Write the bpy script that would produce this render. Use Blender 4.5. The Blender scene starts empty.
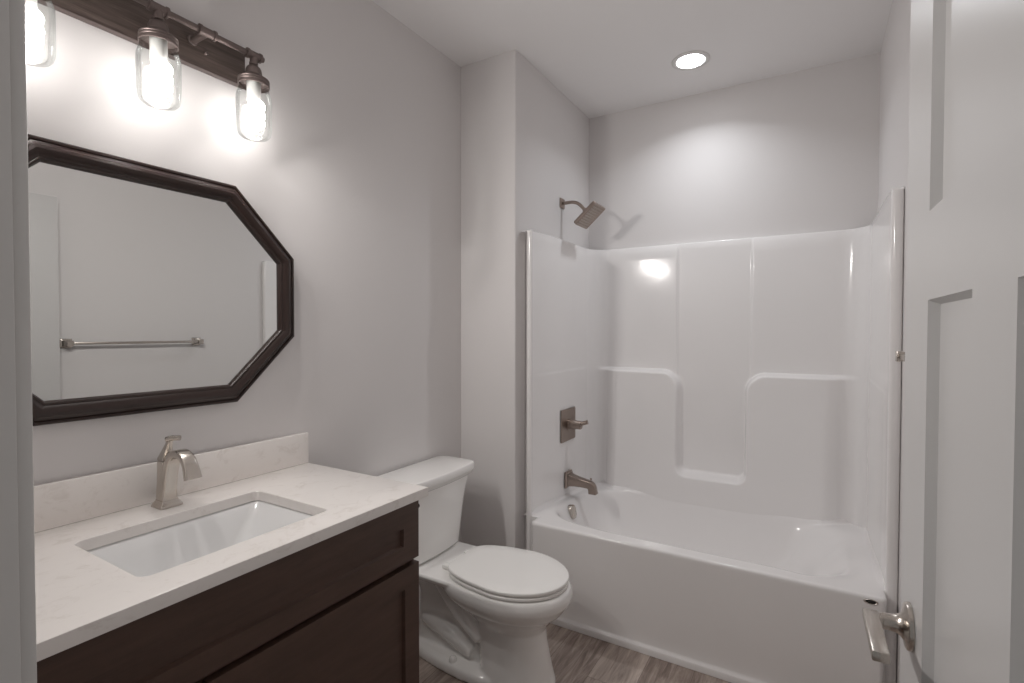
import bpy, bmesh, math, random
from mathutils import Vector, Matrix
PI = math.pi
SC = bpy.context.scene
COL = SC.collection

# ------------------------------------------------------------------ camera, world, exposure
F_PX, YAW, PITCH, ROLL = 508.44, 0.537, 0.0198, 0.0014
cam_data = bpy.data.cameras.new('camera')
cam = bpy.data.objects.new('camera', cam_data)
COL.objects.link(cam)
cam_data.sensor_width = 36.0
cam_data.lens = F_PX / 1024 * 36.0
cam_data.clip_start = 0.01
cam.location = (1.5911, 0.0, 1.3709)
fw = Vector((-math.sin(YAW) * math.cos(PITCH), math.cos(YAW) * math.cos(PITCH), -math.sin(PITCH)))
rt = Vector((math.cos(YAW), math.sin(YAW), 0))
up = rt.cross(fw)
r2 = rt * math.cos(ROLL) + up * math.sin(ROLL)
u2 = up * math.cos(ROLL) - rt * math.sin(ROLL)
cam.rotation_euler = Matrix((r2, u2, -fw)).transposed().to_euler()
SC.camera = cam

world = bpy.data.worlds.new('world')
SC.world = world
world.use_nodes = True
world.node_tree.nodes['Background'].inputs[0].default_value = (1.0, 0.985, 0.97, 1)
world.node_tree.nodes['Background'].inputs[1].default_value = 0.2
BULB = 18.5
FILL_W = 5.3          # power of the fill light added in front of each jar bulb
CAN = 14.0           # glow of the recessed light diffuser
CAN_W = 3.4          # power of its lamp
SC.view_settings.view_transform = 'Standard'
SC.view_settings.look = 'None'
SC.view_settings.gamma = 1.0
SC.view_settings.use_curve_mapping = False
SC.view_settings.exposure = 0.0
SC.cycles.use_denoising = True
SC.cycles.max_bounces = 14
SC.cycles.diffuse_bounces = 8
SC.cycles.glossy_bounces = 6
SC.cycles.transparent_max_bounces = 12
SC.cycles.caustics_reflective = False
SC.cycles.caustics_refractive = False
SC.cycles.sample_clamp_indirect = 8.0


# ------------------------------------------------------------------ materials
def mat(name, color=(.8, .8, .8), rough=.5, metal=0.0, coat=0.0, spec=0.5):
    m = bpy.data.materials.new(name)
    m.use_nodes = True
    b = m.node_tree.nodes['Principled BSDF']
    b.inputs['Base Color'].default_value = (*color, 1)
    b.inputs['Roughness'].default_value = rough
    b.inputs['Metallic'].default_value = metal
    b.inputs['Coat Weight'].default_value = coat
    b.inputs['Coat Roughness'].default_value = 0.06
    b.inputs['Specular IOR Level'].default_value = spec
    return m


def nodes(m):
    return m.node_tree.nodes, m.node_tree.links, m.node_tree.nodes['Principled BSDF']


def add_bump(m, scale, strength, dist=0.002, detail=3, mapping=None):
    N, L, b = nodes(m)
    tc = N.new('ShaderNodeTexCoord')
    nz = N.new('ShaderNodeTexNoise')
    nz.inputs['Scale'].default_value = scale
    nz.inputs['Detail'].default_value = detail
    if mapping:
        mp = N.new('ShaderNodeMapping')
        mp.inputs['Scale'].default_value = mapping
        L.new(tc.outputs['Object'], mp.inputs[0])
        L.new(mp.outputs[0], nz.inputs['Vector'])
    else:
        L.new(tc.outputs['Object'], nz.inputs['Vector'])
    bp_ = N.new('ShaderNodeBump')
    bp_.inputs['Strength'].default_value = strength
    bp_.inputs['Distance'].default_value = dist
    L.new(nz.outputs['Fac'], bp_.inputs['Height'])
    L.new(bp_.outputs[0], b.inputs['Normal'])
    return nz


def noise_color(m, stops, scale, detail=4, mapping=(1, 1, 1), rough=0.6, distortion=0.0):
    N, L, b = nodes(m)
    tc = N.new('ShaderNodeTexCoord')
    mp = N.new('ShaderNodeMapping')
    mp.inputs['Scale'].default_value = mapping
    nz = N.new('ShaderNodeTexNoise')
    nz.inputs['Scale'].default_value = scale
    nz.inputs['Detail'].default_value = detail
    nz.inputs['Roughness'].default_value = rough
    nz.inputs['Distortion'].default_value = distortion
    cr = N.new('ShaderNodeValToRGB')
    el = cr.color_ramp.elements
    while len(el) < len(stops):
        el.new(0.5)
    for e, (p, c) in zip(el, stops):
        e.position = p
        e.color = (*c, 1)
    L.new(tc.outputs['Object'], mp.inputs[0])
    L.new(mp.outputs[0], nz.inputs['Vector'])
    L.new(nz.outputs['Fac'], cr.inputs[0])
    L.new(cr.outputs[0], b.inputs['Base Color'])
    return nz, cr


M = {}
M['wall'] = mat('wall_paint', (.695, .675, .672), .55, spec=.3)
add_bump(M['wall'], 260, .12, .001)
M['ceiling'] = mat('ceiling_paint', (.82, .81, .81), .8, spec=.2)
M['trim'] = mat('white_trim_paint', (.66, .65, .64), .35)
M['door'] = mat('white_door_paint', (.56, .553, .55), .30)
add_bump(M['door'], 420, .06, .0006)
M['acrylic'] = mat('white_tub_acrylic', (.82, .805, .802), .13, coat=.05, spec=.4)
add_bump(M['acrylic'], 14, .06, .004, 2)
M['porcelain'] = mat('white_porcelain', (.88, .87, .855), .12, coat=.4)
M['seat'] = mat('white_seat_plastic', (.88, .87, .85), .22)
M['basin'] = mat('white_sink_ceramic', (.74, .74, .74), .14, coat=.3)

M['quartz'] = mat('white_quartz', (.8, .78, .76), .22)
noise_color(M['quartz'], [(0.0, (.60, .56, .53)), (.36, (.73, .69, .66)), (.45, (.79, .755, .73)), (1.0, (.81, .775, .75))], 22, 6,
            (1, .7, 1), .68, .9)

M['espresso'] = mat('espresso_wood', (.03, .017, .013), .42)
noise_color(M['espresso'], [(0.25, (.056, .030, .021)), (.75, (.088, .049, .036))], 6, 5, (1, 1, 6), .6, .3)
M['espresso_h'] = mat('espresso_wood_horizontal', (.03, .017, .013), .42)
noise_color(M['espresso_h'], [(0.25, (.056, .030, .021)), (.75, (.088, .049, .036))], 6, 5, (6, 1, 8), .6, .3)
M['dark'] = mat('cabinet_shadow_gap', (.012, .008, .007), .6)
M['frame'] = mat('dark_walnut_frame', (.022, .0105, .008), .34, coat=.05)
M['plank'] = mat('weathered_plank', (.13, .095, .08), .6)
noise_color(M['plank'], [(0.32, (.045, .031, .026)), (.5, (.085, .061, .052)), (.70, (.14, .104, .09))], 5, 6, (6, 1, 16), .65, .5)
M['bronze'] = mat('brown_nickel', (.19, .152, .142), .42, metal=.7)
M['nickel'] = mat('brushed_nickel', (.58, .535, .49), .27, metal=1)
M['nickel_dark'] = mat('brushed_nickel_shower', (.34, .28, .245), .3, metal=1)
M['blackhole'] = mat('dark_metal', (.03, .028, .027), .4, metal=.5)
M['mirror'] = mat('mirror_silver', (.79, .80, .79), .0, metal=1)
M['socket'] = mat('white_lamp_socket', (.8, .79, .77), .5)


def emit(name, color, strength):
    m = bpy.data.materials.new(name)
    m.use_nodes = True
    N, L = m.node_tree.nodes, m.node_tree.links
    N.clear()
    e = N.new('ShaderNodeEmission')
    e.inputs[0].default_value = (*color, 1)
    e.inputs[1].default_value = strength
    o = N.new('ShaderNodeOutputMaterial')
    L.new(e.outputs[0], o.inputs[0])
    return m


M['bulb'] = emit('lit_bulb', (1.0, .95, .915), BULB)
M['can'] = emit('lit_diffuser', (.97, .985, 1.0), CAN)


def glass():
    m = bpy.data.materials.new('jar_glass')
    m.use_nodes = True
    N, L = m.node_tree.nodes, m.node_tree.links
    N.clear()
    tr = N.new('ShaderNodeBsdfTransparent')
    gl = N.new('ShaderNodeBsdfGlossy')
    gl.inputs['Roughness'].default_value = .05
    gl.inputs['Color'].default_value = (.95, .96, .96, 1)
    lw = N.new('ShaderNodeLayerWeight')
    lw.inputs['Blend'].default_value = .35
    cr = N.new('ShaderNodeValToRGB')
    cr.color_ramp.elements[0].color = (.97, .98, .975, 1)
    cr.color_ramp.elements[1].position = .85
    cr.color_ramp.elements[1].color = (.80, .82, .815, 1)
    L.new(lw.outputs['Facing'], cr.inputs[0])
    L.new(cr.outputs[0], tr.inputs[0])
    fr = N.new('ShaderNodeFresnel')
    fr.inputs['IOR'].default_value = 1.28
    tc = N.new('ShaderNodeTexCoord')
    nz = N.new('ShaderNodeTexNoise')
    nz.inputs['Scale'].default_value = 38
    bm_ = N.new('ShaderNodeBump')
    bm_.inputs['Strength'].default_value = .22
    bm_.inputs['Distance'].default_value = .003
    L.new(tc.outputs['Object'], nz.inputs['Vector'])
    L.new(nz.outputs['Fac'], bm_.inputs['Height'])
    L.new(bm_.outputs[0], gl.inputs['Normal'])
    L.new(bm_.outputs[0], fr.inputs['Normal'])
    mx = N.new('ShaderNodeMixShader')
    hf = N.new('ShaderNodeMath')
    hf.operation = 'MULTIPLY'
    hf.inputs[1].default_value = .55
    L.new(fr.outputs[0], hf.inputs[0])
    L.new(hf.outputs[0], mx.inputs[0])
    L.new(tr.outputs[0], mx.inputs[1])
    L.new(gl.outputs[0], mx.inputs[2])
    o = N.new('ShaderNodeOutputMaterial')
    L.new(mx.outputs[0], o.inputs[0])
    return m


M['glass'] = glass()


def floor_mat():
    m = mat('vinyl_plank', (.2, .16, .14), .38)
    N, L, b = nodes(m)
    tc = N.new('ShaderNodeTexCoord')
    mp = N.new('ShaderNodeMapping')
    mp.inputs['Rotation'].default_value = (0, 0, PI / 2)
    mp.inputs['Location'].default_value = (.35, .79, 0)
    L.new(tc.outputs['Object'], mp.inputs[0])
    br = N.new('ShaderNodeTexBrick')
    br.offset = .37
    br.inputs['Scale'].default_value = 1
    br.inputs['Brick Width'].default_value = 1.52
    br.inputs['Row Height'].default_value = .18
    br.inputs['Mortar Size'].default_value = .0007
    br.inputs['Color1'].default_value = (0.0, 0.0, 0.0, 1)
    br.inputs['Color2'].default_value = (1, 1, 1, 1)
    br.inputs['Mortar'].default_value = (.2, .2, .2, 1)
    br.inputs['Bias'].default_value = 0
    L.new(mp.outputs[0], br.inputs['Vector'])
    m2 = N.new('ShaderNodeMapping')
    m2.inputs['Scale'].default_value = (14, 1.6, 1)
    L.new(tc.outputs['Object'], m2.inputs[0])
    nz = N.new('ShaderNodeTexNoise')
    nz.noise_dimensions = '4D'
    nz.inputs['Scale'].default_value = 3.2
    nz.inputs['Detail'].default_value = 7
    nz.inputs['Roughness'].default_value = .66
    nz.inputs['Distortion'].default_value = .8
    L.new(m2.outputs[0], nz.inputs['Vector'])
    mw = N.new('ShaderNodeMath')
    mw.operation = 'MULTIPLY'
    mw.inputs[1].default_value = 7.0
    L.new(br.outputs['Color'], mw.inputs[0])
    L.new(mw.outputs[0], nz.inputs['W'])
    cr = N.new('ShaderNodeValToRGB')
    st = [(.26, (.15, .115, .10)), (.44, (.30, .24, .21)), (.6, (.47, .395, .35)), (.76, (.62, .54, .485))]
    el = cr.color_ramp.elements
    while len(el) < 4:
        el.new(.5)
    for e, (p, c) in zip(el, st):
        e.position = p
        e.color = (*c, 1)
    ad = N.new('ShaderNodeMath')
    ad.operation = 'MULTIPLY_ADD'
    ad.inputs[1].default_value = .26
    L.new(br.outputs['Color'], ad.inputs[0])
    L.new(nz.outputs['Fac'], ad.inputs[2])
    sb = N.new('ShaderNodeMath')
    sb.operation = 'SUBTRACT'
    sb.inputs[1].default_value = .13
    L.new(ad.outputs[0], sb.inputs[0])
    L.new(sb.outputs[0], cr.inputs[0])
    mx = N.new('ShaderNodeMix')
    mx.data_type = 'RGBA'
    mx.inputs[7].default_value = (.12, .095, .08, 1)
    L.new(br.outputs['Fac'], mx.inputs[0])
    L.new(cr.outputs[0], mx.inputs[6])
    L.new(mx.outputs[2], b.inputs['Base Color'])
    bp_ = N.new('ShaderNodeBump')
    bp_.inputs['Strength'].default_value = .15
    bp_.inputs['Distance'].default_value = .002
    L.new(nz.outputs['Fac'], bp_.inputs['Height'])
    L.new(bp_.outputs[0], b.inputs['Normal'])
    return m


M['floor'] = floor_mat()


# ------------------------------------------------------------------ helpers
def empty(name, loc, label=None, cat=None, group=None, kind=None):
    o = bpy.data.objects.new(name, None)
    COL.objects.link(o)
    o.location = loc
    o.empty_display_size = .05
    tag(o, label, cat, group, kind)
    return o


def tag(o, label=None, cat=None, group=None, kind=None):
    if label: o['label'] = label
    if cat: o['category'] = cat
    if group: o['group'] = group
    if kind: o['kind'] = kind
    return o


def world_loc(o):
    v = Vector((0, 0, 0))
    while o:
        v += o.location
        o = o.parent
    return v


def link(name, me, m, parent=None, smooth=None, origin=None):
    """mesh given in world coordinates -> object whose origin is `origin` (default: its parent's)"""
    base = world_loc(parent) if parent else Vector((0, 0, 0))
    org = Vector(origin) if origin is not None else base
    me.transform(Matrix.Translation(-org))
    o = bpy.data.objects.new(name, me)
    COL.objects.link(o)
    me.materials.append(m)
    if parent:
        o.parent = parent
    o.location = org - base
    if smooth is not None:
        for p in me.polygons:
            p.use_smooth = True
        if smooth < 179:
            me.set_sharp_from_angle(angle=math.radians(smooth))
    return o


def obj(name, bm, m, parent=None, smooth=35, origin=None, recalc=True):
    if recalc:
        bmesh.ops.recalc_face_normals(bm, faces=bm.faces[:])
    me = bpy.data.meshes.new(name)
    bm.to_mesh(me)
    bm.free()
    return link(name, me, m, parent, smooth, origin)


def BM():
    return bmesh.new()


def box(bm, x0, x1, y0, y1, z0, z1, bev=0.0, seg=2, mtx=None):
    t = bmesh.new()
    bmesh.ops.create_cube(t, size=1)
    for v in t.verts:
        v.co = Vector(((x0 + x1) / 2 + v.co.x * (x1 - x0), (y0 + y1) / 2 + v.co.y * (y1 - y0), (z0 + z1) / 2 + v.co.z * (z1 - z0)))
    if bev > 0:
        bmesh.ops.bevel(t, geom=t.edges[:], offset=bev, segments=seg, affect='EDGES', profile=.5)
    merge(bm, t, mtx)


def merge(bm, t, mtx=None):
    if mtx is not None:
        bmesh.ops.transform(t, matrix=mtx, verts=t.verts[:])
    me = bpy.data.meshes.new('tmp')
    t.to_mesh(me)
    t.free()
    bm.from_mesh(me)
    bpy.data.meshes.remove(me)


def loft(bm, rings, cap0=True, cap1=True, closed=True, loop=False):
    vs = [[bm.verts.new(p) for p in r] for r in rings]
    n = len(vs[0])
    pairs = list(zip(vs[:-1], vs[1:]))
    if loop:
        pairs.append((vs[-1], vs[0]))
    for a, b in pairs:
        for i in range(n if closed else n - 1):
            j = (i + 1) % n
            bm.faces.new((a[i], a[j], b[j], b[i]))
    if cap0: bm.faces.new(list(reversed(vs[0])))
    if cap1: bm.faces.new(vs[-1])
    return vs


def lathe(bm, prof, origin, axis=(0, 0, 1), seg=32, cap0=True, cap1=True):
    """prof: list of (radius, height along axis)"""
    ax = Vector(axis).normalized()
    a = ax.orthogonal().normalized()
    b = ax.cross(a)
    o = Vector(origin)
    rings = []
    for r, h in prof:
        rings.append([o + ax * h + (a * math.cos(2 * PI * i / seg) + b * math.sin(2 * PI * i / seg)) * max(r, 1e-5) for i in range(seg)])
    loft(bm, rings, cap0, cap1)


def tube(bm, pts, rad, seg=16, cap=True):
    pts = [Vector(p) for p in pts]
    if not isinstance(rad, (list, tuple)): rad = [rad] * len(pts)
    rings = []
    t0 = (pts[1] - pts[0]).normalized()
    a = t0.orthogonal().normalized()
    for i, p in enumerate(pts):
        if i == 0: t = pts[1] - pts[0]
        elif i == len(pts) - 1: t = pts[-1] - pts[-2]
        else: t = (pts[i + 1] - pts[i]).normalized() + (pts[i] - pts[i - 1]).normalized()
        t.normalize()
        a = (a - t * a.dot(t)).normalized()
        b = t.cross(a)
        rings.append([p + (a * math.cos(2 * PI * k / seg) + b * math.sin(2 * PI * k / seg)) * rad[i] for k in range(seg)])
    loft(bm, rings, cap, cap)


def bez(p0, p1, p2, p3, n=12):
    p0, p1, p2, p3 = map(Vector, (p0, p1, p2, p3))
    return [p0 * (1 - t) ** 3 + p1 * 3 * t * (1 - t) ** 2 + p2 * 3 * t * t * (1 - t) + p3 * t ** 3 for t in [i / n for i in range(n + 1)]]


def rrect(cx, cy, hx, hy, r, k=6):
    """rounded rectangle in 2-D, counter-clockwise"""
    r = min(r, hx - 1e-4, hy - 1e-4)
    out = []
    for sx, sy, a0 in ((1, 1, 0), (-1, 1, PI / 2), (-1, -1, PI), (1, -1, 3 * PI / 2)):
        for i in range(k + 1):
            a = a0 + PI / 2 * i / k
            out.append((cx + sx * (hx - r) + r * math.cos(a), cy + sy * (hy - r) + r * math.sin(a)))
    return out


def sstep(a, b, x):
    t = max(0.0, min(1.0, (x - a) / (b - a)))
    return t * t * (3 - 2 * t)


def panel_board(bm, W, H, T, panels, depth, slope, place, bev=.0015, back_panels=False):
    """board of W x H, thickness T; recessed panels (u0,u1,v0,v1) on the front. place(u, v, w) -> world, w = 0 front, T back"""
    us = sorted({0, W, *[p[0] for p in panels], *[p[1] for p in panels]})
    vs = sorted({0, H, *[p[2] for p in panels], *[p[3] for p in panels]})
    cache = {}

    def V(u, v, w):
        k = (round(u, 5), round(v, 5), round(w, 5))
        if k not in cache: cache[k] = bm.verts.new(place(u, v, w))
        return cache[k]

    def inside(u, v):
        return any(p[0] < u < p[1] and p[2] < v < p[3] for p in panels)
    for side in (0, 1):
        s0 = T if side else 0.0
        dn = -1 if side else 1
        cells = panels if (side == 0 or back_panels) else []
        for i in range(len(us) - 1):
            for j in range(len(vs) - 1):
                if cells and inside((us[i] + us[i + 1]) / 2, (vs[j] + vs[j + 1]) / 2): continue
                q = [V(us[i], vs[j], s0), V(us[i + 1], vs[j], s0), V(us[i + 1], vs[j + 1], s0), V(us[i], vs[j + 1], s0)]
                bm.faces.new(q)
        for u0, u1, v0, v1 in cells:
            ua = [u for u in us if u0 <= u <= u1]
            va = [v for v in vs if v0 <= v <= v1]
            o = [(u, v0) for u in ua] + [(u1, v) for v in va[1:]] + [(u, v1) for u in ua[-2::-1]] + [(u0, v) for v in va[-2:0:-1]]
            def ins(u, v): return (min(max(u, u0 + slope), u1 - slope), min(max(v, v0 + slope), v1 - slope))
            inn = [ins(*p) for p in o]
            A = [V(*p, s0) for p in o]
            B = [V(*p, s0 + dn * depth) for p in inn]
            n = len(A)
            for k in range(n):
                bm.faces.new((A[k], A[(k + 1) % n], B[(k + 1) % n], B[k]))
            bm.faces.new(B)
    # edges
    for i in range(len(us) - 1):
        for v in (0, H):
            bm.faces.new((V(us[i], v, 0), V(us[i + 1], v, 0), V(us[i + 1], v, T), V(us[i], v, T)))
    for j in range(len(vs) - 1):
        for u in (0, W):
            bm.faces.new((V(u, vs[j], 0), V(u, vs[j + 1], 0), V(u, vs[j + 1], T), V(u, vs[j], T)))


def structure(name, bm, m, label, cat, smooth=30):
    o = obj(name, bm, m, None, smooth)
    return tag(o, label, cat, None, 'structure')


# ------------------------------------------------------------------ dimensions of the room
H = 2.74
X1, X2 = .3295, 1.8514           # alcove side walls
YP, YB = 2.1496, 3.0875          # chase front, alcove back
YF0, YF1 = .055, .17             # front wall with the doorway
DX0, DX1, DZ = .945, 1.772, 2.06

bm = BM(); box(bm, -.1, 1.95, -.6, 3.19, -.06, 0)
structure('floor', bm, M['floor'], 'grey brown wood-look plank floor with grain running towards the tub', 'floor')
bm = BM(); box(bm, -.1, 1.95, YF0, 3.19, H, H + .08)
structure('ceiling', bm, M['ceiling'], 'flat white ceiling above the tub and vanity', 'ceiling')
bm = BM(); box(bm, -.1, 0, YF0, 3.19, 0, H)
structure('wall_left', bm, M['wall'], 'warm grey wall behind the vanity, mirror and toilet tank', 'wall')
bm = BM(); box(bm, X2, X2 + .1, YF0, 3.19, 0, H)
structure('wall_right', bm, M['wall'], 'warm grey wall behind the open door, carrying the towel bar', 'wall')
bm = BM(); box(bm, 0, X2, YB, YB + .1, 0, H)
structure('wall_back', bm, M['wall'], 'grey wall above the long back side of the tub surround', 'wall')
bm = BM()
t = bmesh.new()
box(t, .0005, X1, YP, YB - .0005, 0, H)
ed = [e for e in t.edges if all(abs(v.co.x - X1) < 1e-4 and abs(v.co.y - YP) < 1e-4 for v in e.verts)]
bmesh.ops.bevel(t, geom=ed, offset=.008, segments=4, affect='EDGES', profile=.5)
merge(bm, t)
structure('wall_alcove', bm, M['wall'], 'grey plumbing wall beside the toilet, carrying the shower head and tub fittings', 'wall')
bm = BM()
box(bm, 0, DX0 - .018, YF0, YF1, 0, H); box(bm, DX1 + .018, X2, YF0, YF1, 0, H); box(bm, DX0 - .018, DX1 + .018, YF0, YF1, DZ + .018, H)
structure('wall_front', bm, M['wall'], 'grey wall around the doorway the room is seen from', 'wall')

# door jamb and stop
bm = BM()
box(bm, DX0 - .018, DX0, YF0 - .002, YF1 + .002, 0, DZ + .018, .0015)
box(bm, DX1, DX1 + .018, YF0 - .002, YF1 + .002, 0, DZ + .018, .0015)
box(bm, DX0, DX1, YF0 - .002, YF1 + .002, DZ, DZ + .018, .0015)
box(bm, DX0, DX0 + .011, YF0 + .015, YF1 - .037, 0, DZ, .002)
box(bm, DX1 - .011, DX1, YF0 + .015, YF1 - .037, 0, DZ, .002)
box(bm, DX0 + .011, DX1 - .011, YF0 + .015, YF1 - .037, DZ - .011, DZ, .002)
structure('trim_1', bm, M['trim'], 'white painted door jamb and stop at the left edge of the view', 'door frame')
bm = BM()
cw = .058
for x0, x1 in ((DX0 - .006 - cw, DX0 - .006), (DX1 + .006, DX1 + .006 + cw)):
    box(bm, x0, x1, YF1 + .0005, YF1 + .016, 0, DZ + .006 + cw, .004)
box(bm, DX0 - .006, DX1 + .006, YF1 + .0005, YF1 + .016, DZ + .006, DZ + .006 + cw, .004)
structure('trim_2', bm, M['trim'], 'white flat casing around the doorway on the room side', 'door casing')


def baseboard(name, x0, x1, y0, y1, label):
    bm = BM(); box(bm, x0, x1, y0, y1, .0005, .11, .004)
    structure(name, bm, M['trim'], label, 'baseboard')


baseboard('baseboard_left', .0005, .014, 1.20, YP - .0005, 'white baseboard along the wall behind the toilet')
baseboard('baseboard_back', .0145, X1, YP - .014, YP - .0005, 'white baseboard at the foot of the plumbing wall beside the toilet')
baseboard('baseboard_right', X2 - .014, X2 - .0005, .19, 2.18, 'white baseboard along the wall behind the open door')

# ------------------------------------------------------------------ open door
DW, DH, DT = .82, 2.03, .035
hinge = Vector((1.7355 - .02 * .197, .197, 0))
dd = Vector((-.02, 1, 0)).normalized()
dn = Vector((1, .02, 0)).normalized()         # from the visible face into the slab
door = empty('door_1', (hinge.x, hinge.y, 0), 'white three-panel interior door standing open at the right edge of the view', 'door', None, 'structure')


def dplace(s, z, w):
    p = hinge + dd * s + dn * w
    return Vector((p.x, p.y, .012 + z))


bm = BM()
panel_board(bm, DW, DH, DT, [(.458, .6576, .22, 1.401), (.139, .3387, .22, 1.401), (.139, .6576, 1.517, 1.925)], .012, .006, dplace, back_panels=True)
obj('door_slab', bm, M['door'], door, 1)
hs = .7335; hz = .940
hb = hinge + dd * hs
hset = bpy.data.objects.new('door_handle', None)
COL.objects.link(hset); hset.parent = door
tag(hset, 'brushed nickel flat lever handle on a round rose')
hp = Vector((hb.x, hb.y, hz))
hset.location = hp - door.location
for sgn in (-1, 1):
    base = hp + (dn * DT if sgn > 0 else Vector((0, 0, 0)))
    n = dn * sgn
    bm = BM()
    lathe(bm, [(.0335, .0005), (.0335, .003), (.0325, .006), (.030, .0075), (.021, .0095), (.0155, .013), (.0125, .019), (.0115, .027), (.0115, .034)], base, n, 40)
    obj('handle_rose', bm, M['nickel'], hset, 40)
    bm = BM()
    # neck
    lathe(bm, [(.0100, .030), (.0100, .036)], base, n, 24)
    # flat lever bar, running back towards the hinge
    R = Matrix((n, dd, Vector((0, 0, 1)))).transposed().to_4x4()
    R.translation = base
    box(bm, .032, .050, -.0095, .0095, -.0068, .0072, .002, 2, R)
    box(bm, .038, .058, -.112, .011, -.0055, .0085, .002, 2, R)
    obj('handle_lever', bm, M['nickel'], hset, 40)

# ------------------------------------------------------------------ vanity cabinet
VY0, VY1, VX = .192, 1.172, .545
van = empty('vanity_cabinet', (.27, .68, 0), 'dark espresso shaker vanity cabinet under the white quartz counter', 'cabinet')
bm = BM()
box(bm, .002, VX, VY0, VY0 + .016, .0005, .866, .001)
box(bm, .002, VX, VY1 - .016, VY1, .0005, .866, .001)
box(bm, .002, .010, VY0 + .016, VY1 - .016, .10, .866)
box(bm, .010, VX - .02, VY0 + .016, VY1 - .016, .10, .116)
box(bm, VX - .092, VX - .075, VY0 + .016, VY1 - .016, .0005, .10)
for z0, z1 in ((.10, .13), (.655, .70), (.84, .866)):
    box(bm, VX - .02, VX, VY0 + .016, VY1 - .016, z0, z1)
for y0, y1 in ((VY0 + .016, VY0 + .045), (.525, .565), (VY1 - .045, VY1 - .016)):
    box(bm, VX - .02, VX, y0, y1, .13, .655)
obj('body', bm, M['espresso'], van, 30)


def fplace(y0, z0, xf):
    return lambda u, v, w: Vector((xf - w, y0 + u, z0 + v))


bm = BM()
panel_board(bm, VY1 - .004 - VY0, .1745, .02, [(.06, VY1 - .004 - VY0 - .065, .05, .104)], .010, .0045, fplace(VY0 + .002, .690, VX + .021))
obj('drawer_front', bm, M['espresso_h'], van, 1)
for y0, y1 in ((.547, VY1 - .001), (VY0 + .002, .541)):
    w = y1 - y0
    bm = BM()
    panel_board(bm, w, .56, .02, [(.06, w - .06, .06, .50)], .010, .0045, fplace(y0, .113, VX + .021))
    obj('door', bm, M['espresso'], van, 1)

# ------------------------------------------------------------------ counter, backsplash, sink
CZ, CT = .895, .028
SX0, SX1, SY0, SY1 = .163, .484, .468, .910
ctr = empty('countertop', (.29, .695, CZ - CT), 'white veined quartz countertop with a rectangular sink cut-out on the dark vanity', 'countertop')
bm = BM()
K = 12
hole = rrect((SX0 + SX1) / 2, (SY0 + SY1) / 2, (SX1 - SX0) / 2, (SY1 - SY0) / 2, .022, K)
ox0, ox1, oy0, oy1 = .001, .580, .190, 1.199


def outer(inset):
    out = []
    x0, x1, y0, y1 = ox0 + inset, ox1 - inset, oy0 + inset, oy1 - inset
    n = len(hole)
    for i, (x, y) in enumerate(hole):
        c = i // (K + 1); k = i % (K + 1)
        if k == K // 2:
            out.append([(x1, y1), (x0, y1), (x0, y0), (x1, y0)][c]); continue
        if c in (0, 2):
            first = k < K // 2
        else:
            first = k > K // 2
        if first: out.append((x1 if c in (0, 3) else x0, y if k else y))
        else: out.append((x, y1 if c in (0, 1) else y0))
    return out


def r3(ring, z): return [Vector((x, y, z)) for x, y in ring]


hole_s = rrect((SX0 + SX1) / 2, (SY0 + SY1) / 2, (SX1 - SX0) / 2 + .002, (SY1 - SY0) / 2 + .002, .024, K)
loft(bm, [r3(outer(0), CZ - CT), r3(outer(0), CZ - .003), r3(outer(.0009), CZ - .0009), r3(outer(.003), CZ), r3(hole_s, CZ), r3(hole, CZ - .002),
          r3(hole, CZ - CT)], False, False, True, True)
obj('slab', bm, M['quartz'], ctr, 40)
bm = BM(); box(bm, .001, .021, .190, 1.199, CZ + .0003, 1.004, .0018)
obj('backsplash', bm, M['quartz'], ctr, 40)

snk = empty('sink', (.32, .693, .74), 'white rectangular undermount sink set into the quartz counter', 'sink')
bm = BM()
cx, cy = (SX0 + SX1) / 2, (SY0 + SY1) / 2
rings = []
hx, hy = (SX1 - SX0) / 2 + .004, (SY1 - SY0) / 2 + .004
zt = CZ - CT - .0008
prof = [(0, 0, 0, .024), (.006, .006, .006, .024), (.02, .03, .04, .026), (.036, .066, .085, .03), (.05, .095, .115, .035), (.066, .115, .128, .04), (.10, .15, .134, .03), (.135, .19, .137, .016)]
prof = [(dx, dy, dz, r) for dx, dy, dz, r in prof]
for dx, dy, dz, r in prof:
    rings.append(r3(rrect(cx, cy, hx - dx, hy - dy, r, 6), zt - dz))
loft(bm, rings, False, True)
top_in = rings[0]
lip = r3(rrect(cx, cy, hx + .018, hy + .018, .03, 6), zt)
out_rings = [rings[0], lip, r3(rrect(cx, cy, hx + .018, hy + .018, .03, 6), zt - .012), r3(rrect(cx, cy, hx - .01, hy - .02, .03, 6), zt - .1),
             r3(rrect(cx, cy, hx - .06, hy - .1, .03, 6), zt - .15)]
loft(bm, out_rings, False, True)
bmesh.ops.remove_doubles(bm, verts=bm.verts[:], dist=1e-5)
obj('basin', bm, M['basin'], snk, 50)
bm = BM()
lathe(bm, [(.032, 0), (.032, .002), (.026, .004), (.022, .003), (.004, .006)], (cx, cy, zt - .137), (0, 0, 1), 32)
obj('drain', bm, M['nickel'], snk, 40)

# ------------------------------------------------------------------ faucet
fx, fy = .080, .702
fa = empty('faucet', (fx, fy, CZ), 'brushed nickel single-lever faucet standing behind the vanity sink', 'faucet')


def sq(cx_, cy_, hx_, hy_, z, r=.003):
    return [Vector((x, y, z)) for x, y in rrect(cx_, cy_, hx_, hy_, r, 3)]


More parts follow.
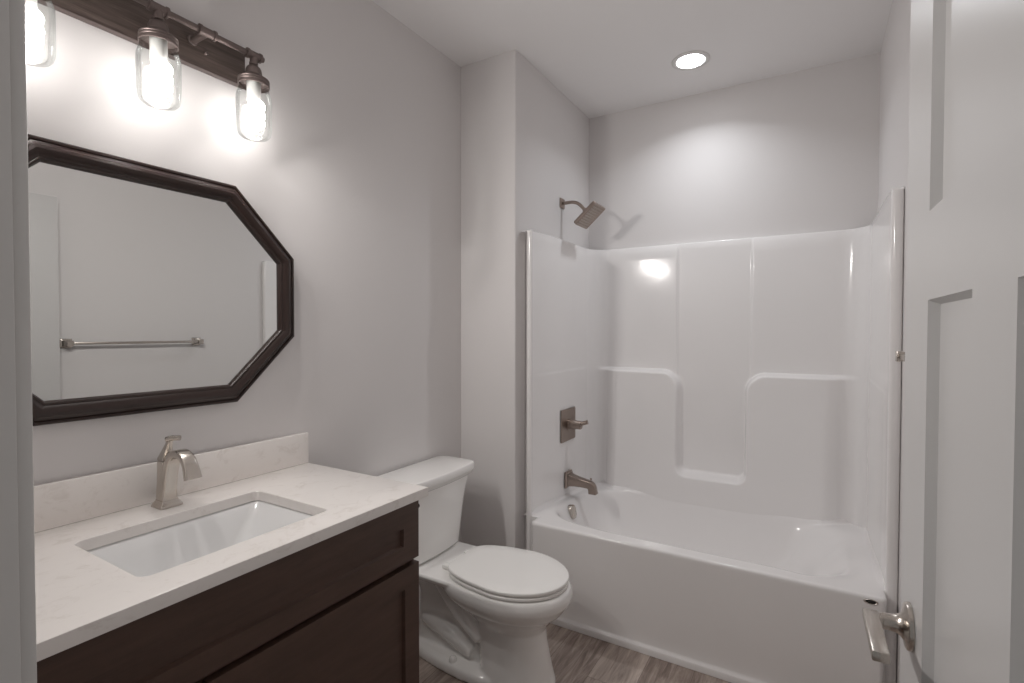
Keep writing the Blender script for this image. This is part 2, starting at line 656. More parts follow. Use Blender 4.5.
bm = BM()
loft(bm, [sq(fx, fy, .028, .028, CZ + .0003), sq(fx, fy, .028, .028, CZ + .005), sq(fx, fy, .0265, .0265, CZ + .008), sq(fx, fy, .021, .021, CZ + .016),
          sq(fx, fy, .0205, .0205, CZ + .019)])
obj('base', bm, M['nickel'], fa, 30)
bm = BM()
loft(bm, [sq(fx, fy, .0195, .0195, CZ + .019), sq(fx - .001, fy, .0175, .0175, CZ + .06), sq(fx - .002, fy, .0165, .0165, CZ + .10), sq(fx - .003, fy, .016, .016, CZ + .121),
          sq(fx - .003, fy, .014, .014, CZ + .124)])
obj('body', bm, M['nickel'], fa, 30)
# spout: flat ribbon arching forward, thick at the root and flaring at the mouth
bm = BM()
path = bez((fx + .006, fy, CZ + .022), (fx + .020, fy, CZ + .115), (fx + .030, fy, CZ + .150), (fx + .075, fy, CZ + .152), 12)[:-1] + \
       bez((fx + .075, fy, CZ + .152), (fx + .108, fy, CZ + .152), (fx + .122, fy, CZ + .130), (fx + .134, fy, CZ + .093), 12)
rings = []
n = len(path)
for i, p in enumerate(path):
    tn = (path[min(i + 1, n - 1)] - path[max(i - 1, 0)]).normalized()
    nrm = Vector((-tn.z, 0, tn.x))
    if nrm.x > 0 and i < 3: pass
    q = i / (n - 1)
    th = .013 * (1 - q) ** 1.0 + .0075 * q
    wd = .0165 + .002 * q + .003 * max(0, q - .8) / .2
    ring = []
    for a, b in rrect(0, 0, wd, th, min(.0065, th * .8), 4):
        ring.append(p + Vector((0, 1, 0)) * a + nrm * b)
    rings.append(ring)
loft(bm, rings)
obj('spout', bm, M['nickel'], fa, 40)
# handle: tapered stalk leaning back over the body, with a short grip
bm = BM()
hz0 = CZ + .126
prof = [((fx - .003), .0155, hz0), (fx - .003, .0150, hz0 + .006), (fx + .000, .0105, hz0 + .024), (fx + .004, .007, hz0 + .042), (fx + .008, .0065, hz0 + .058)]
rings = [sq(px, fy + (px - fx + .003) * .6, h_, h_, z, .0025) for px, h_, z in prof]
loft(bm, rings)
obj('handle', bm, M['nickel'], fa, 30)
bm = BM()
tube(bm, [(fx + .004, fy - .001, hz0 + .056), (fx + .018, fy + .008, hz0 + .060), (fx + .034, fy + .018, hz0 + .060)], [.0075, .0072, .0068], 16)
obj('handle_grip', bm, M['nickel'], fa, 40)

# ------------------------------------------------------------------ mirror
MY, MZ, MHW, MHH, MC = .691, 1.487, .450, .340, .205
mir = empty('wall_mirror', (0.0, MY, MZ), 'octagonal mirror in a dark walnut frame above the vanity', 'mirror')


def octagon(inset):
    a, b = MHW - inset, MHH - inset
    c = MC - inset * (2 - math.sqrt(2))
    return [(a, -b + c), (a, b - c), (a - c, b), (-a + c, b), (-a, b - c), (-a, -b + c), (-a + c, -b), (a - c, -b)]


bm = BM()
prof = [(.004, .001), (.0, .004), (.0, .018), (.003, .0215), (.008, .022), (.0105, .0195), (.013, .021), (.020, .0285), (.028, .031), (.036, .029), (.043, .024),
        (.046, .0215), (.048, .0225), (.052, .0215), (.055, .017), (.0565, .0085), (.0565, .001)]
rings = [[Vector((x, MY + p[0], MZ + p[1])) for p in octagon(i)] for i, x in prof]
loft(bm, rings, False, False, True, True)
obj('frame', bm, M['frame'], mir, 25)
bm = BM()
loft(bm, [[Vector((x, MY + p[0], MZ + p[1])) for p in octagon(.0555)] for x in (.002, .0085)])
tag(obj('mirror_glass', bm, M['mirror'], mir, 1), 'octagonal mirror glass')
mir.location.x = .0032
mir.rotation_euler.z = math.radians(-.35)      # hangs a touch off the wall

# ------------------------------------------------------------------ vanity light
LX, LZ = .100, 2.217
vl = empty('vanity_light', (0, .692, 2.20), 'vanity light of three glass jar shades on a brown pipe and wooden backplate', 'wall lamp')
bm = BM(); box(bm, .001, .021, .392, .972, 2.150, 2.262, .0015)
tag(obj('backplate', bm, M['plank'], vl, 30), 'dark wooden backplate')
bm = BM(); box(bm, .0012, .0235, .390, .974, 2.1475, 2.1498, .0006)
obj('backplate_edge', bm, M['bronze'], vl, 30)
JY = [.422, .686, .950]
bm = BM()
tube(bm, [(LX, JY[0] - .028, LZ), (LX, JY[2] + .032, LZ)], .0085, 18)
obj('pipe', bm, M['bronze'], vl, 40)


def fitting(bm, c, half):
    y = c[1]
    lathe(bm, [(.0125, -half), (.0145, -half + .001), (.0145, -half + .007), (.0125, -half + .008), (.0122, half - .008), (.0145, half - .007), (.0145, half - .001), (.0125, half)],
          c, (0, 1, 0), 22)


for y in (.553, .811):
    bm = BM()
    fitting(bm, (LX, y, LZ), .024)
    tube(bm, [(LX, y, LZ), (.022, y, LZ)], .0105, 18)
    lathe(bm, [(.014, .0215), (.014, .028), (.011, .030)], (0, y, LZ), (1, 0, 0), 20)
    obj('pipe_tee', bm, M['bronze'], vl, 40)
for y in (.515, .850):
    bm = BM()
    lathe(bm, [(.006, .0212), (.006, .024), (.004, .0265), (.001, .0275)], (0, y, 2.199), (1, 0, 0), 16)
    obj('backplate_screw', bm, M['bronze'], vl, 40)
for y in JY:
    bm = BM()
    fitting(bm, (LX, y, LZ), .024)
    lathe(bm, [(.011, 0), (.011, .022), (.0125, .0225), (.0125, .029), (.010, .030)], (LX, y, LZ), (0, 0, -1), 20)
    # domed cap and screw-band lid
    lathe(bm, [(.010, .030), (.014, .033), (.0195, .038), (.0225, .046), (.0230, .052), (.0245, .060), (.031, .067), (.040, .071), (.0435, .073), (.0445, .076),
               (.0432, .078), (.0445, .080), (.0445, .083), (.0432, .085), (.0445, .087), (.0445, .094), (.0430, .095), (.0430, .081), (.012, .077)],
          (LX, y, LZ), (0, 0, -1), 36)
    cap = tag(obj('jar_cap', bm, M['bronze'], vl, 30), 'brown metal screw-band jar cap')
    bm = BM()
    lathe(bm, [(.020, .078), (.020, .134), (.0185, .140), (.013, .141)], (LX, y, LZ), (0, 0, -1), 24)
    obj('lamp_socket', bm, M['socket'], cap, 40)
    # compact spiral bulb
    bm = BM()
    turns, n = 2.5, 60
    pts, rad = [], []
    for i in range(n + 1):
        t_ = i / n
        a_ = 2 * PI * turns * t_
        rr_ = .021 if t_ < .85 else .021 * (1 - .55 * (t_ - .85) / .15)
        pts.append((LX + rr_ * math.cos(a_), y + rr_ * math.sin(a_), LZ - .150 - .066 * t_))
        rad.append(.0105)
    tube(bm, pts, rad, 12)
    lathe(bm, [(.014, .140), (.017, .144), (.017, .212), (.008, .222), (.001, .223)], (LX, y, LZ), (0, 0, -1), 16)
    tag(obj('bulb', bm, M['bulb'], vl, 180), 'glowing white bulb')
    bm = BM()
    g = [(.0405, .088), (.0405, .099), (.0425, .104), (.0465, .117), (.0495, .127), (.0503, .145), (.0500, .220), (.0488, .232), (.0455, .243), (.0400, .2490),
         (.0365, .2500), (.0340, .2475), (.0300, .2450), (.0200, .2440), (.0010, .2435)]
    lathe(bm, g, (LX, y, LZ), (0, 0, -1), 44, False, True)
    tag(obj('jar_shade', bm, M['glass'], vl, 180), 'clear glass jar shade')
    jl = bpy.data.lights.new('jar_fill_light', 'AREA')  # added fill light beside the bulb, aimed into the room to spare the wall
    jl.shape = 'DISK'; jl.size = .045; jl.energy = FILL_W; jl.color = (1.0, .948, .918)
    jo = bpy.data.objects.new('jar_fill_light', jl); COL.objects.link(jo)
    jo.parent = vl
    jo.location = Vector((LX + .034, y, LZ - .182)) - vl.location
    jo.rotation_euler = Vector((.72, .36, -.5)).to_track_quat('-Z', 'Y').to_euler()

# ------------------------------------------------------------------ recessed ceiling light
rl = empty('recessed_light', (1.037, 2.69, H), 'round recessed ceiling light glowing above the tub', 'ceiling light')
bm = BM()
lathe(bm, [(.070, .0005), (.092, .0005), (.092, .003), (.088, .006), (.074, .0075), (.068, .004), (.066, .001)], (1.037, 2.69, H), (0, 0, -1), 48, False, False)
obj('trim_ring', bm, M['trim'], rl, 40)
bm = BM()
lathe(bm, [(.068, .0006), (.068, .004), (.060, .0055), (.001, .0065)], (1.037, 2.69, H), (0, 0, -1), 48)
obj('diffuser', bm, M['can'], rl, 40)
la = bpy.data.lights.new('lamp', 'AREA')
la.shape = 'DISK'; la.size = .075; la.energy = CAN_W; la.color = (.93, .965, 1.0); la.spread = math.radians(134)
lo = bpy.data.objects.new('lamp', la); COL.objects.link(lo)
lo.parent = rl; lo.location = (0, 0, -.0085)

# ------------------------------------------------------------------ tub with its moulded surround
tub = empty('bathtub_shower', (1.09, 2.6, 0), 'glossy white one-piece bathtub and shower surround filling the alcove', 'bathtub')
IXL, IXR, IYB, RC = .378, 1.816, 3.052, .12
TX = 1.098


def round_max(a, b, r):
    u, v = max(r + a, 0), max(r + b, 0)
    return min(-r, max(a, b)) + math.hypot(u, v)


def block(x, z):
    """signed distance (negative inside) of the moulded block below the ledges, with the U-shaped recess cut out"""
    hw, zb, r = .174, .560, .045
    qx = abs(x - TX) - hw + r
    qz = zb - z + r
    sd_n = min(max(qx, qz), 0) + math.hypot(max(qx, 0), max(qz, 0)) - r
    return round_max(z - 1.146, -sd_n, .105)


def back_offset(x, z):
    d = block(x, z)
    fade = sstep(.385, .56, x) * sstep(1.80, 1.62, x)
    D = .070 + .022 * sstep(1.1, .45, z)
    o = D * sstep(.012, -.016, d) * fade
    up_ = .012 * sstep(.190, .204, abs(x - TX)) * sstep(1.868, 1.845, z)
    return max(o, up_ * fade)


path = []      # (x, y, inward normal, kind)
def P(x, y, nx, ny, k): path.append((x, y, nx, ny, k))
YC = 2.190
left = [(.3315, YC + .016, -.7, -.7), (.3325, YC + .004, -.5, -.8), (.336, YC, 0, -1), (.350, YC, 0, -1), (.358, YC + .001, .3, -.95), (.3635, YC + .006, .8, -.6), (.366, YC + .013, 1, -.1)]
rightlip = list(left)
left = [(.3315, YC + .060, 0, 0), (.345, YC + .060, 0, 0), (.362, YC + .057, 0, 0), (.3672, YC + .030, 0, 0), (.370, YC + .004, 0, 0), (.377, YC - .002, 0, 0), (.388, YC - .002, 0, 0), (.394, YC + .001, 0, 0), (.397, YC + .007, 0, 0),
        (.396, YC + .014, 0, 0), (.390, YC + .020, 0, 0), (.382, YC + .026, 0, 0)]
for x, y, a, b in left: P(x, y, 1, 0, 'lip')
ys = [YC + .034 + (IYB - RC - YC - .034) * i / 70 for i in range(71)]
for y in ys: P(IXL, y, 1, 0, 'side')
for i in range(1, 16):
    a = PI / 2 * i / 16
    P(IXL + RC - RC * math.cos(a), IYB - RC + RC * math.sin(a), math.cos(a), -math.sin(a), 'back')
nb = 230
for i in range(nb + 1):
    P(IXL + RC + (IXR - IXL - 2 * RC) * i / nb, IYB, 0, -1, 'back')
for i in range(1, 16):
    a = PI / 2 * (1 - i / 16)
    P(IXR - RC + RC * math.cos(a), IYB - RC + RC * math.sin(a), -math.cos(a), -math.sin(a), 'back')
for y in reversed(ys): P(IXR, y, -1, 0, 'side')
for x, y, a, b in reversed(rightlip): P(.366 + IXR - x, y, -1, 0, 'lip')


def ztop(y):
    return 1.872 + .011 * sstep(2.17, 2.5, y)


zs = [0.0, .1, .2, .3, .36] + [.36 + (.66 - .36) * i / 50 for i in range(1, 51)] + [.66 + (1.0 - .66) * i / 34 for i in range(1, 35)] + \
     [1.0 + (1.19 - 1.0) * i / 40 for i in range(1, 41)] + [1.19 + (1.80 - 1.19) * i / 40 for i in range(1, 41)]
verts, faces = [], []
nz_ = len(zs) + 6
for (x, y, nx, ny, k) in path:
    zt_ = ztop(y) - (.010 * max(0, min(1, (YC + .012 - y) / .012)) if k == 'lip' else 0)
    col_z = list(zs) + [1.80 + (zt_ - .004 - 1.80) * f for f in (.5, 1.0)]
    for z in col_z:
        o = 0
        if k == 'back': o = back_offset(x, z) * 1.0
        elif k == 'side': o = .0015 * sstep(1.156, 1.140, z) * sstep(YC + .06, YC + .16, y)
        fx_ = o if k != 'back' else o * (abs(ny) ** 2)
        verts.append((x + nx * fx_, y + ny * fx_, z))
    # rounded top edge, then the ledge back to the drywall
    for out, dz in ((.0015, .0015), (.004, 0.0), (.018, .001), (.034, .001)):
        ox, oy = x - nx * out, y - ny * out
        ox = min(max(ox, .331), 1.850); oy = min(oy, 3.0865)
        if k == 'lip':
            ox = x - nx * min(out, .034); ox = min(max(ox, .331), 1.850)
        verts.append((ox, oy, zt_ - .004 + .004 * (1 - (1 - min(out / .004, 1)) ** 2)))
for i in range(len(path) - 1):
    for j in range(nz_ - 1):
        a, b = i * nz_ + j, (i + 1) * nz_ + j
        faces.append((a, b, b + 1, a + 1))
me = bpy.data.meshes.new('surround_wall')
me.from_pydata(verts, [], faces)
me.update()
link('surround_wall', me, M['acrylic'], tub, 60)

# basin: height field of rim, ledges and bowl
TZ = .457


def rim_z(x, y):
    return TZ - .042 * sstep(2.30, 2.86, y)


def wall_y(x):
    return IYB - back_offset(x, .45)


def softplus(x, k): return math.log1p(math.exp(k * x)) / k if k * x < 40 else x


def basin_z(x, y):
    cxb, a = (1.088, .640)
    ycb, b = 2.590, .376
    p = 4.5
    r = ((abs(x - cxb) / a) ** p + (abs(y - ycb) / b) ** p) ** (1 / p)
    d = (1 - r) * .40
    slope = 2.6 if x < 1.3 else 2.6 - 1.5 * sstep(1.3, 1.62, x) * sstep(.0, .3, (x - cxb) / a - abs(y - ycb) / b + .35)
    t = softplus(d, 260 - 190 * sstep(1.35, 1.6, x)) * slope / .36
    s = 1 - math.exp(-1.6 * t - .9 * t * t)
    z = rim_z(x, y) - .375 * s
    # cove where the ledge meets the walls
    dw = min(x - IXL, IXR - x, wall_y(min(max(x, IXL), IXR)) - y)
    if y < 2.25: dw = max(dw, min(x - IXL, IXR - x) if y > 2.2 else .05)
    rr = .022
    if dw < rr:
        q = max(0, min(1, (rr - dw) / rr))
        z += rr * (1 - math.sqrt(max(0, 1 - q * q))) * (1 - min(1, s * 5)) * sstep(2.215, 2.29, y)
    return z


nx_, ny_ = 200, 124
xs = [.352 + (1.830 - .352) * i / nx_ for i in range(nx_ + 1)]
yv = [2.146 + (3.04 - 2.146) * (j / ny_) for j in range(ny_ + 1)]
verts, faces = [], []
for y in yv:
    for x in xs: verts.append((x, y, basin_z(x, y)))
for j in range(ny_):
    for i in range(nx_):
        xc, yc_ = (xs[i] + xs[i + 1]) / 2, (yv[j] + yv[j + 1]) / 2
        if yc_ < 2.196 and (xc < .440 or xc > 1.800): continue
        a = j * (nx_ + 1) + i
        faces.append((a, a + 1, a + nx_ + 2, a + nx_ + 1))
me = bpy.data.meshes.new('basin')
me.from_pydata(verts, [], faces)
me.update()
link('basin', me, M['acrylic'], tub, 180)

# apron: profile swept around the front
plan = [(.432, 2.215, -1, 0), (.432, 2.150, -1, 0)]
for i in range(1, 8):
    a = PI / 2 * i / 8
    plan.append((.450 - .018 * math.cos(a), 2.150 - .018 * math.sin(a), -math.cos(a), -math.sin(a)))
for i in range(41): plan.append((.450 + (1.792 - .450) * i / 40, 2.132, 0, -1))
for i in range(1, 8):
    a = PI / 2 * (1 - i / 8)
    plan.append((1.792 + .018 * math.cos(a), 2.150 - .018 * math.sin(a), math.cos(a), -math.sin(a)))
plan += [(1.810, 2.150, 1, 0), (1.810, 2.215, 1, 0)]
prof = [(-.016, TZ + .0002), (-.004, TZ), (.001, TZ - .0015), (.0045, TZ - .005), (.006, TZ - .010), (.0055, TZ - .02), (.003, TZ - .06), (-.004, .09), (-.0055, .040), (-.004, .033), (.002, .030),
        (.0075, .0285), (.0095, .025), (.010, .001)]
bm = BM()
rings = [[Vector((x + nx * o, y + ny * o, z)) for o, z in prof] for x, y, nx, ny in plan]
loft(bm, rings, False, False, False)
box(bm, .372, .446, 2.1965, 2.212, .001, TZ - .0005)
box(bm, 1.800, 1.8195, 2.1975, 2.212, .001, TZ - .0005)
obj('apron', bm, M['acrylic'], tub, 60)

bm = BM()
base = Vector((1.768, 2.127, .4400))
rings = []
for sc, w in ((1.0, .0), (1.0, .003), (.93, .0042), (.80, .0036), (.72, .002)):
    rings.append([base + Vector((.021 * sc * math.cos(2 * PI * i / 32), -w, .0085 * sc * math.sin(2 * PI * i / 32))) for i in range(32)])
loft(bm, rings, True, False)
bd = obj('badge', bm, M['nickel'], tub, 40)
tag(bd, 'small oval nickel badge with a dark centre')
bm = BM()
rings = [[base + Vector((.0155 * sc * math.cos(2 * PI * i / 32), -w, .0062 * sc * math.sin(2 * PI * i / 32))) for i in range(32)] for sc, w in ((1.0, .0015), (.9, .0032), (.5, .0036))]
loft(bm, rings)
obj('badge_center', bm, M['blackhole'], bd, 40)

# ------------------------------------------------------------------ tub and shower fittings
FY = 2.655
# position the overflow plate on the end wall of the bowl
xo = .45
while basin_z(xo, 2.52) > .392: xo += .001
sl = Vector((1, -.05, .22)).normalized()
tn = Vector((-sl.z, 0, sl.x))
bm = BM()
rings = []
for sc, w in ((1, -.012), (1, .012), (.94, .0165), (.80, .019)):
    rings.append([Vector((xo, 2.52, .392)) + sl * w - tn * b + Vector((0, 1, 0)) * a for a, b in rrect(0, 0, .030 * sc, .037 * sc, .022 * sc, 6)])
loft(bm, rings)
tag(obj('overflow_plate', bm, M['nickel'], tub, 40), 'brushed nickel overflow plate')

sp = empty('tub_spout', (IXL + .004, FY, .525), 'brushed nickel tub spout with a pull-up diverter, above the tub end', 'tub spout')
bm = BM()


def ring_x(x, y, z, hy_, hz_, r=.004):
    return [Vector((x, y + a, z + b)) for a, b in rrect(0, 0, hy_, hz_, r, 3)]


sx = IXL + .0045
loft(bm, [ring_x(sx, FY, .527, .044, .046), ring_x(sx + .008, FY, .527, .044, .046), ring_x(sx + .013, FY, .527, .037, .038), ring_x(sx + .016, FY, .527, .036, .037)])
obj('flange', bm, M['nickel_dark'], sp, 30)
bm = BM()
rings = [ring_x(sx + .016, FY, .525, .031, .033), ring_x(sx + .05, FY, .5225, .025, .0265), ring_x(sx + .09, FY, .519, .0225, .0225), ring_x(sx + .125, FY, .515, .021, .0205)]
cen = Vector((sx + .125, FY, .487))
for i in range(1, 9):
    a = PI / 2 * i / 9
    d = Vector((math.sin(a), 0, math.cos(a)))
    c = cen + d * .028
    rings.append([c + Vector((0, p, 0)) + d * q for p, q in rrect(0, 0, .021, .0205, .004, 3)])
c = cen + Vector((.028, 0, 0))
rings.append([c + Vector((.002, p, -.010)) + Vector((1, 0, 0)) * q for p, q in rrect(0, 0, .0215, .021, .004, 3)])
rings.append([c + Vector((.004, p, -.020)) + Vector((1, 0, 0)) * q for p, q in rrect(0, 0, .022, .022, .004, 3)])
loft(bm, rings)
obj('spout_body', bm, M['nickel_dark'], sp, 35)
bm = BM()
lathe(bm, [(.003, 0), (.003, .012), (.0065, .013), (.0065, .019), (.004, .021)], (sx + .138, FY, .531), (.3, 0, 1), 16)
obj('diverter_knob', bm, M['nickel_dark'], sp, 40)

va = empty('shower_valve', (IXL + .0045, FY, .836), 'square brushed nickel shower valve plate with lever, above the tub spout', 'shower valve')
bm = BM()
vx = IXL + .0045
loft(bm, [ring_x(vx, FY, .839, .095, .092, .006), ring_x(vx + .004, FY, .839, .095, .092, .006), ring_x(vx + .0075, FY, .839, .091, .088, .006)])
obj('plate', bm, M['nickel_dark'], va, 30)
bm = BM()
lathe(bm, [(.030, .007), (.030, .018), (.0265, .021), (.0265, .050), (.024, .053), (.024, .080), (.021, .084)], (vx, FY, .842), (1, 0, 0), 32)
obj('handle_hub', bm, M['nickel_dark'], va, 40)
bm = BM()
tube(bm, [(vx + .066, FY, .842), (vx + .088, FY + .004, .852), (vx + .112, FY + .008, .860), (vx + .118, FY + .009, .862)], [.016, .012, .0115, .013], 18)
obj('lever', bm, M['nickel_dark'], va, 40)

SY, SZ = 2.676, 2.108
sh = empty('shower_fixture', (X1, SY, SZ), 'square brushed nickel shower head on a short bent arm above the surround', 'shower head')
bm = BM()
loft(bm, [ring_x(X1 + .0005, SY, SZ, .028, .028, .003), ring_x(X1 + .006, SY, SZ, .028, .028, .003), ring_x(X1 + .010, SY, SZ, .023, .023, .003)])
obj('escutcheon', bm, M['nickel_dark'], sh, 30)
hc = Vector((.503, SY, 2.020))
nrm = Vector((.66, 0, -.75)).normalized()    # spray direction
ta = Vector((-nrm.z, 0, nrm.x)).normalized()
ay = Vector((0, 1, 0))
bm = BM()
jn = hc - nrm * .046
pts = [Vector((X1 + .006, SY, SZ)), Vector((X1 + .05, SY, SZ))] + bez((X1 + .05, SY, SZ), (X1 + .085, SY, SZ), jn - nrm * .06, jn - nrm * .02, 10)[1:] + [jn]
tube(bm, pts, .0095, 18)
obj('shower_arm', bm, M['nickel_dark'], sh, 40)
bm = BM()
lathe(bm, [(.012, -.050), (.015, -.047), (.016, -.038), (.013, -.032), (.020, -.024), (.034, -.014)], hc, nrm, 24)
obj('swivel', bm, M['nickel_dark'], sh, 40)


def ring_h(w, h, r):
    return [hc + nrm * w + ay * a + ta * b for a, b in rrect(0, 0, h, h, r, 5)]


bm = BM()
loft(bm, [ring_h(-.017, .040, .010), ring_h(-.013, .066, .010), ring_h(-.011, .077, .009), ring_h(-.007, .079, .008), ring_h(.008, .079, .008), ring_h(.0105, .077, .008), ring_h(.0105, .072, .008), ring_h(.009, .070, .008)])
obj('head', bm, M['nickel_dark'], sh, 30)
bm = BM()
for i in range(9):
    for j in range(9):
        c = hc + ay * ((i - 4) * .0155) + ta * ((j - 4) * .0155)
        lathe(bm, [(.0032, .0085), (.0028, .0115), (.0012, .0122)], c, nrm, 8)
obj('nozzle_grid', bm, M['nickel'], sh, 40)

# ------------------------------------------------------------------ towel bar behind the door
tb = empty('towel_bar', (X2, 1.45, 1.30), 'brushed nickel towel bar on the wall behind the open door, seen in the mirror', 'towel bar')
for y in (1.083, 1.740):
    bm = BM()
    loft(bm, [ring_x(X2 - .0005, y, 1.304, .025, .025, .002), ring_x(X2 - .007, y, 1.304, .025, .025, .002), ring_x(X2 - .010, y, 1.304, .017, .017, .002), ring_x(X2 - .045, y, 1.304, .0125, .0125, .002),
              ring_x(X2 - .066, y, 1.304, .0145, .0145, .002), ring_x(X2 - .068, y, 1.304, .0135, .0135, .002)])
    obj('post', bm, M['nickel'], tb, 30)
bm = BM(); box(bm, X2 - .062, X2 - .048, 1.083, 1.740, 1.297, 1.311, .0015)
obj('bar', bm, M['nickel'], tb, 30)

# ------------------------------------------------------------------ toilet
TY = 1.722
toi = empty('toilet', (.35, TY, 0), 'white two-piece toilet with closed lid between vanity and tub', 'toilet')


def egg(x0, x1, hw, z, n=64, flat=.78, xm=None, sq_=4.2):
    """egg outline, squared off at the back: x0 back, x1 front tip"""
    xm = xm if xm is not None else x0 + (x1 - x0) * .52
    out = []
    for i in range(n):
        a = 2 * PI * i / n
        c, s = math.cos(a), math.sin(a)
        if c >= 0:
            x = xm + (x1 - xm) * c
            y = hw * s
        else:
            p = 2.0 / sq_
            x = xm - (xm - x0) * abs(c) ** p
            taper = 1 - (1 - flat) * ((xm - x) / (xm - x0)) ** 1.7
            y = hw * math.copysign(abs(s) ** .62, s) * taper if False else hw * math.copysign(min(1, abs(s) ** p), s) * taper
        out.append(Vector((x, TY + y, z)))
    return out


def loft_to(bm, rings):
    t = bmesh.new()
    loft(t, rings)
    bmesh.ops.recalc_face_normals(t, faces=t.faces[:])
    merge(bm, t)


bm = BM()
# bowl
B = [(.395, .30, .804, .188), (.385, .288, .811, .194), (.365, .285, .815, .197), (.345, .29, .812, .194), (.322, .305, .795, .183), (.302, .33, .782, .168), (.285, .355, .762, .150),
     (.265, .385, .738, .131), (.245, .41, .722, .117), (.225, .43, .712, .107)]
loft_to(bm, [egg(x0, x1, hw, z, flat=.8) for z, x0, x1, hw in B][::-1])
# front pedestal
Pd = [(.27, .43, .715, .104), (.22, .445, .710, .102), (.17, .45, .715, .102), (.11, .455, .727, .106), (.05, .46, .740, .114), (.02, .46, .749, .119), (.001, .46, .751, .121)]
loft_to(bm, [egg(x0, x1, hw, z, flat=.97) for z, x0, x1, hw in Pd][::-1])
# foot plate
def foot(z, g):
    out = []
    for x, w in [(.080, .0), (.083, .040), (.095, .068), (.125, .092), (.20, .114), (.30, .130), (.40, .138), (.50, .135), (.56, .118), (.60, .08), (.61, 0)]:
        out.append((x, w))
    pts = [(x, w) for x, w in out] + [(x, -w) for x, w in out[-2:0:-1]]
    return [Vector((.33 + (x - .33) * (1 - g * .9), TY + w * (1 - g), z)) for x, w in pts]
loft_to(bm, [foot(.001, 0), foot(.018, .01), foot(.032, .03), foot(.040, .08), foot(.045, .2)])
# tank deck and rear column
def rr(x0, x1, hw, z, r): return [Vector((x, y, z)) for x, y in rrect((x0 + x1) / 2, TY, (x1 - x0) / 2, hw, r, 5)]
loft_to(bm, [rr(.10, .40, .100, .330, .04), rr(.06, .40, .135, .350, .04), rr(.035, .40, .165, .368, .04), rr(.03, .40, .172, .385, .03), rr(.032, .40, .170, .395, .03)])
loft_to(bm, [rr(.105, .52, .060, .02, .035), rr(.11, .52, .048, .12, .035), rr(.115, .52, .048, .25, .035), rr(.10, .52, .07, .34, .035)])
# trapway swelling on both sides
for s in (-1, 1):
    t = bmesh.new()
    pts = bez((.22, TY + s * .040, .325), (.30, TY + s * .062, .30), (.36, TY + s * .075, .24), (.47, TY + s * .078, .155), 14)
    tube(t, pts, [.028 + .009 * math.sin(PI * i / 14) for i in range(15)], 18)
    bmesh.ops.recalc_face_normals(t, faces=t.faces[:]); merge(bm, t)
    t = bmesh.new()
    pts = bez((.15, TY + s * .030, .135), (.23, TY + s * .042, .140), (.31, TY + s * .050, .120), (.42, TY + s * .060, .075), 12)
    tube(t, pts, [.028, .032, .035, .037, .038, .038, .038, .037, .036, .034, .032, .030, .026], 18)
    bmesh.ops.recalc_face_normals(t, faces=t.faces[:]); merge(bm, t)
me = bpy.data.meshes.new('bowl')
bm.to_mesh(me); bm.free()
tmp = bpy.data.objects.new('bowl_source', me)
COL.objects.link(tmp)
md = tmp.modifiers.new('remesh', 'REMESH'); md.mode = 'VOXEL'; md.voxel_size = .005; md.use_smooth_shade = True
sm = tmp.modifiers.new('smooth', 'SMOOTH'); sm.factor = .5; sm.iterations = 9
dg = bpy.context.evaluated_depsgraph_get()
me2 = bpy.data.meshes.new_from_object(tmp.evaluated_get(dg))
bpy.data.objects.remove(tmp)
me2.name = 'bowl'
for v in me2.vertices:
    if v.co.z < .001: v.co.z = .001
link('bowl', me2, M['porcelain'], toi, 180)


def plate(bm, x0, x1, hw, z0, z1, flat, r=.004, dome=0.0):
    rings = [egg(x0 + r, x1 - r, hw - r, z0, flat=flat, n=96, sq_=6.5), egg(x0 + r * .3, x1 - r * .3, hw - r * .3, z0 + r * .3, flat=flat, n=96, sq_=6.5), egg(x0, x1, hw, z0 + r, flat=flat, n=96, sq_=6.5),
             egg(x0, x1, hw, z1 - r, flat=flat, n=96, sq_=6.5), egg(x0 + r * .3, x1 - r * .3, hw - r * .3, z1 - r * .3, flat=flat, n=96, sq_=6.5), egg(x0 + r, x1 - r, hw - r, z1, flat=flat, n=96, sq_=6.5)]
    if dome:
        rings.append(egg(x0 + .05, x1 - .06, hw - .05, z1 + dome, flat=flat, n=96, sq_=6.5))
    loft(bm, rings)


bm = BM(); plate(bm, .326, .799, .186, .3985, .4110, .72, .003)
obj('seat', bm, M['seat'], toi, 50)
bm = BM(); plate(bm, .322, .800, .186, .4150, .4300, .70, .0045, .0012)
obj('lid', bm, M['seat'], toi, 50)
for s in (-1, 1):
    bm = BM(); box(bm, .285, .330, TY + s * .075 - .016, TY + s * .075 + .016, .3955, .4135, .005)
    obj('hinge', bm, M['seat'], toi, 40)


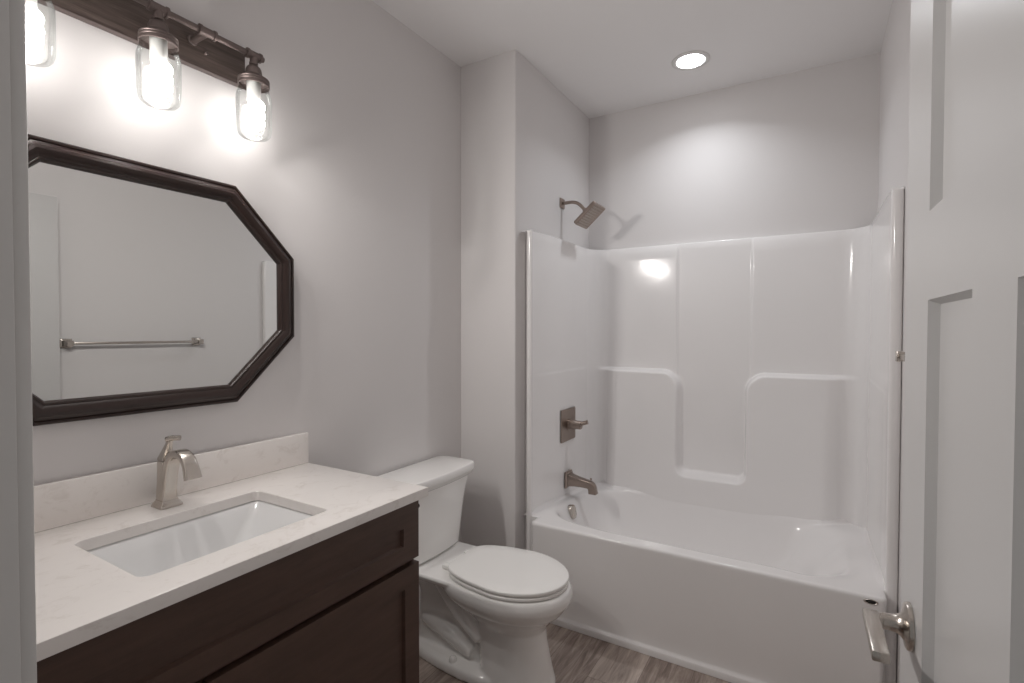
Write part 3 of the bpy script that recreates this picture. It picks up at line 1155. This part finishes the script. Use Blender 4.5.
def tank_ring(x0, x1, hw, z, r, bow):
    out = []
    for x, y in rrect((x0 + x1) / 2, 0, (x1 - x0) / 2, hw, r, 7):
        q = max(0, (x - (x0 + x1) / 2) / ((x1 - x0) / 2))
        x += bow * q * (1 - (y / hw) ** 2)
        out.append((x, y))
    # subdivide the long front edge so that the bow shows
    res = []
    n = len(out)
    for i in range(n):
        a, b = out[i], out[(i + 1) % n]
        res.append(a)
        if abs(a[1] - b[1]) > hw * .8:
            for k in range(1, 12):
                f = k / 12
                y = a[1] + (b[1] - a[1]) * f
                x = a[0] + (b[0] - a[0]) * f
                if x > (x0 + x1) / 2: x = x1 + bow * (1 - (y / hw) ** 2)
                res.append((x, y))
    return [Vector((x, TY + y, z)) for x, y in res]


bm = BM()
T = [(.3985, .05, .170, .165, .04), (.4025, .04, .184, .176, .045), (.412, .034, .191, .184, .05), (.50, .028, .197, .193, .055), (.60, .024, .202, .207, .055), (.66, .022, .206, .218, .05), (.708, .02, .211, .230, .045)]
loft(bm, [tank_ring(x0, x1, hw, z, r, .016) for z, x0, x1, hw, r in T])
obj('tank', bm, M['porcelain'], toi, 60)
bm = BM()
Ld = [(.7085, .02, .214, .231, .035), (.713, .017, .218, .235, .035), (.730, .014, .227, .245, .035), (.732, .013, .228, .247, .035), (.758, .0135, .2275, .2465, .035), (.7615, .017, .2245, .243, .033), (.763, .022, .219, .238, .03)]
loft(bm, [tank_ring(x0, x1, hw, z, r, .018) for z, x0, x1, hw, r in Ld])
obj('tank_lid', bm, M['porcelain'], toi, 60)
bm = BM()
lathe(bm, [(.010, 0), (.010, .022), (.008, .026)], (.203, TY - .164, .668), (1, -.2, 0), 20)
tube(bm, [(.224, TY - .168, .668), (.225, TY - .20, .666), (.217, TY - .245, .662)], [.0055, .0055, .0065], 12)
tag(obj('flush_lever', bm, M['blackhole'], toi, 40), 'dark metal flush lever')
for s in (-1, 1):
    bm = BM()
    lathe(bm, [(.016, 0), (.016, .010), (.014, .017), (.008, .0215), (.001, .0225)], (.352, TY + s * .104, .040), (0, 0, 1), 20)
    obj('bolt_cap', bm, M['porcelain'], toi, 60)
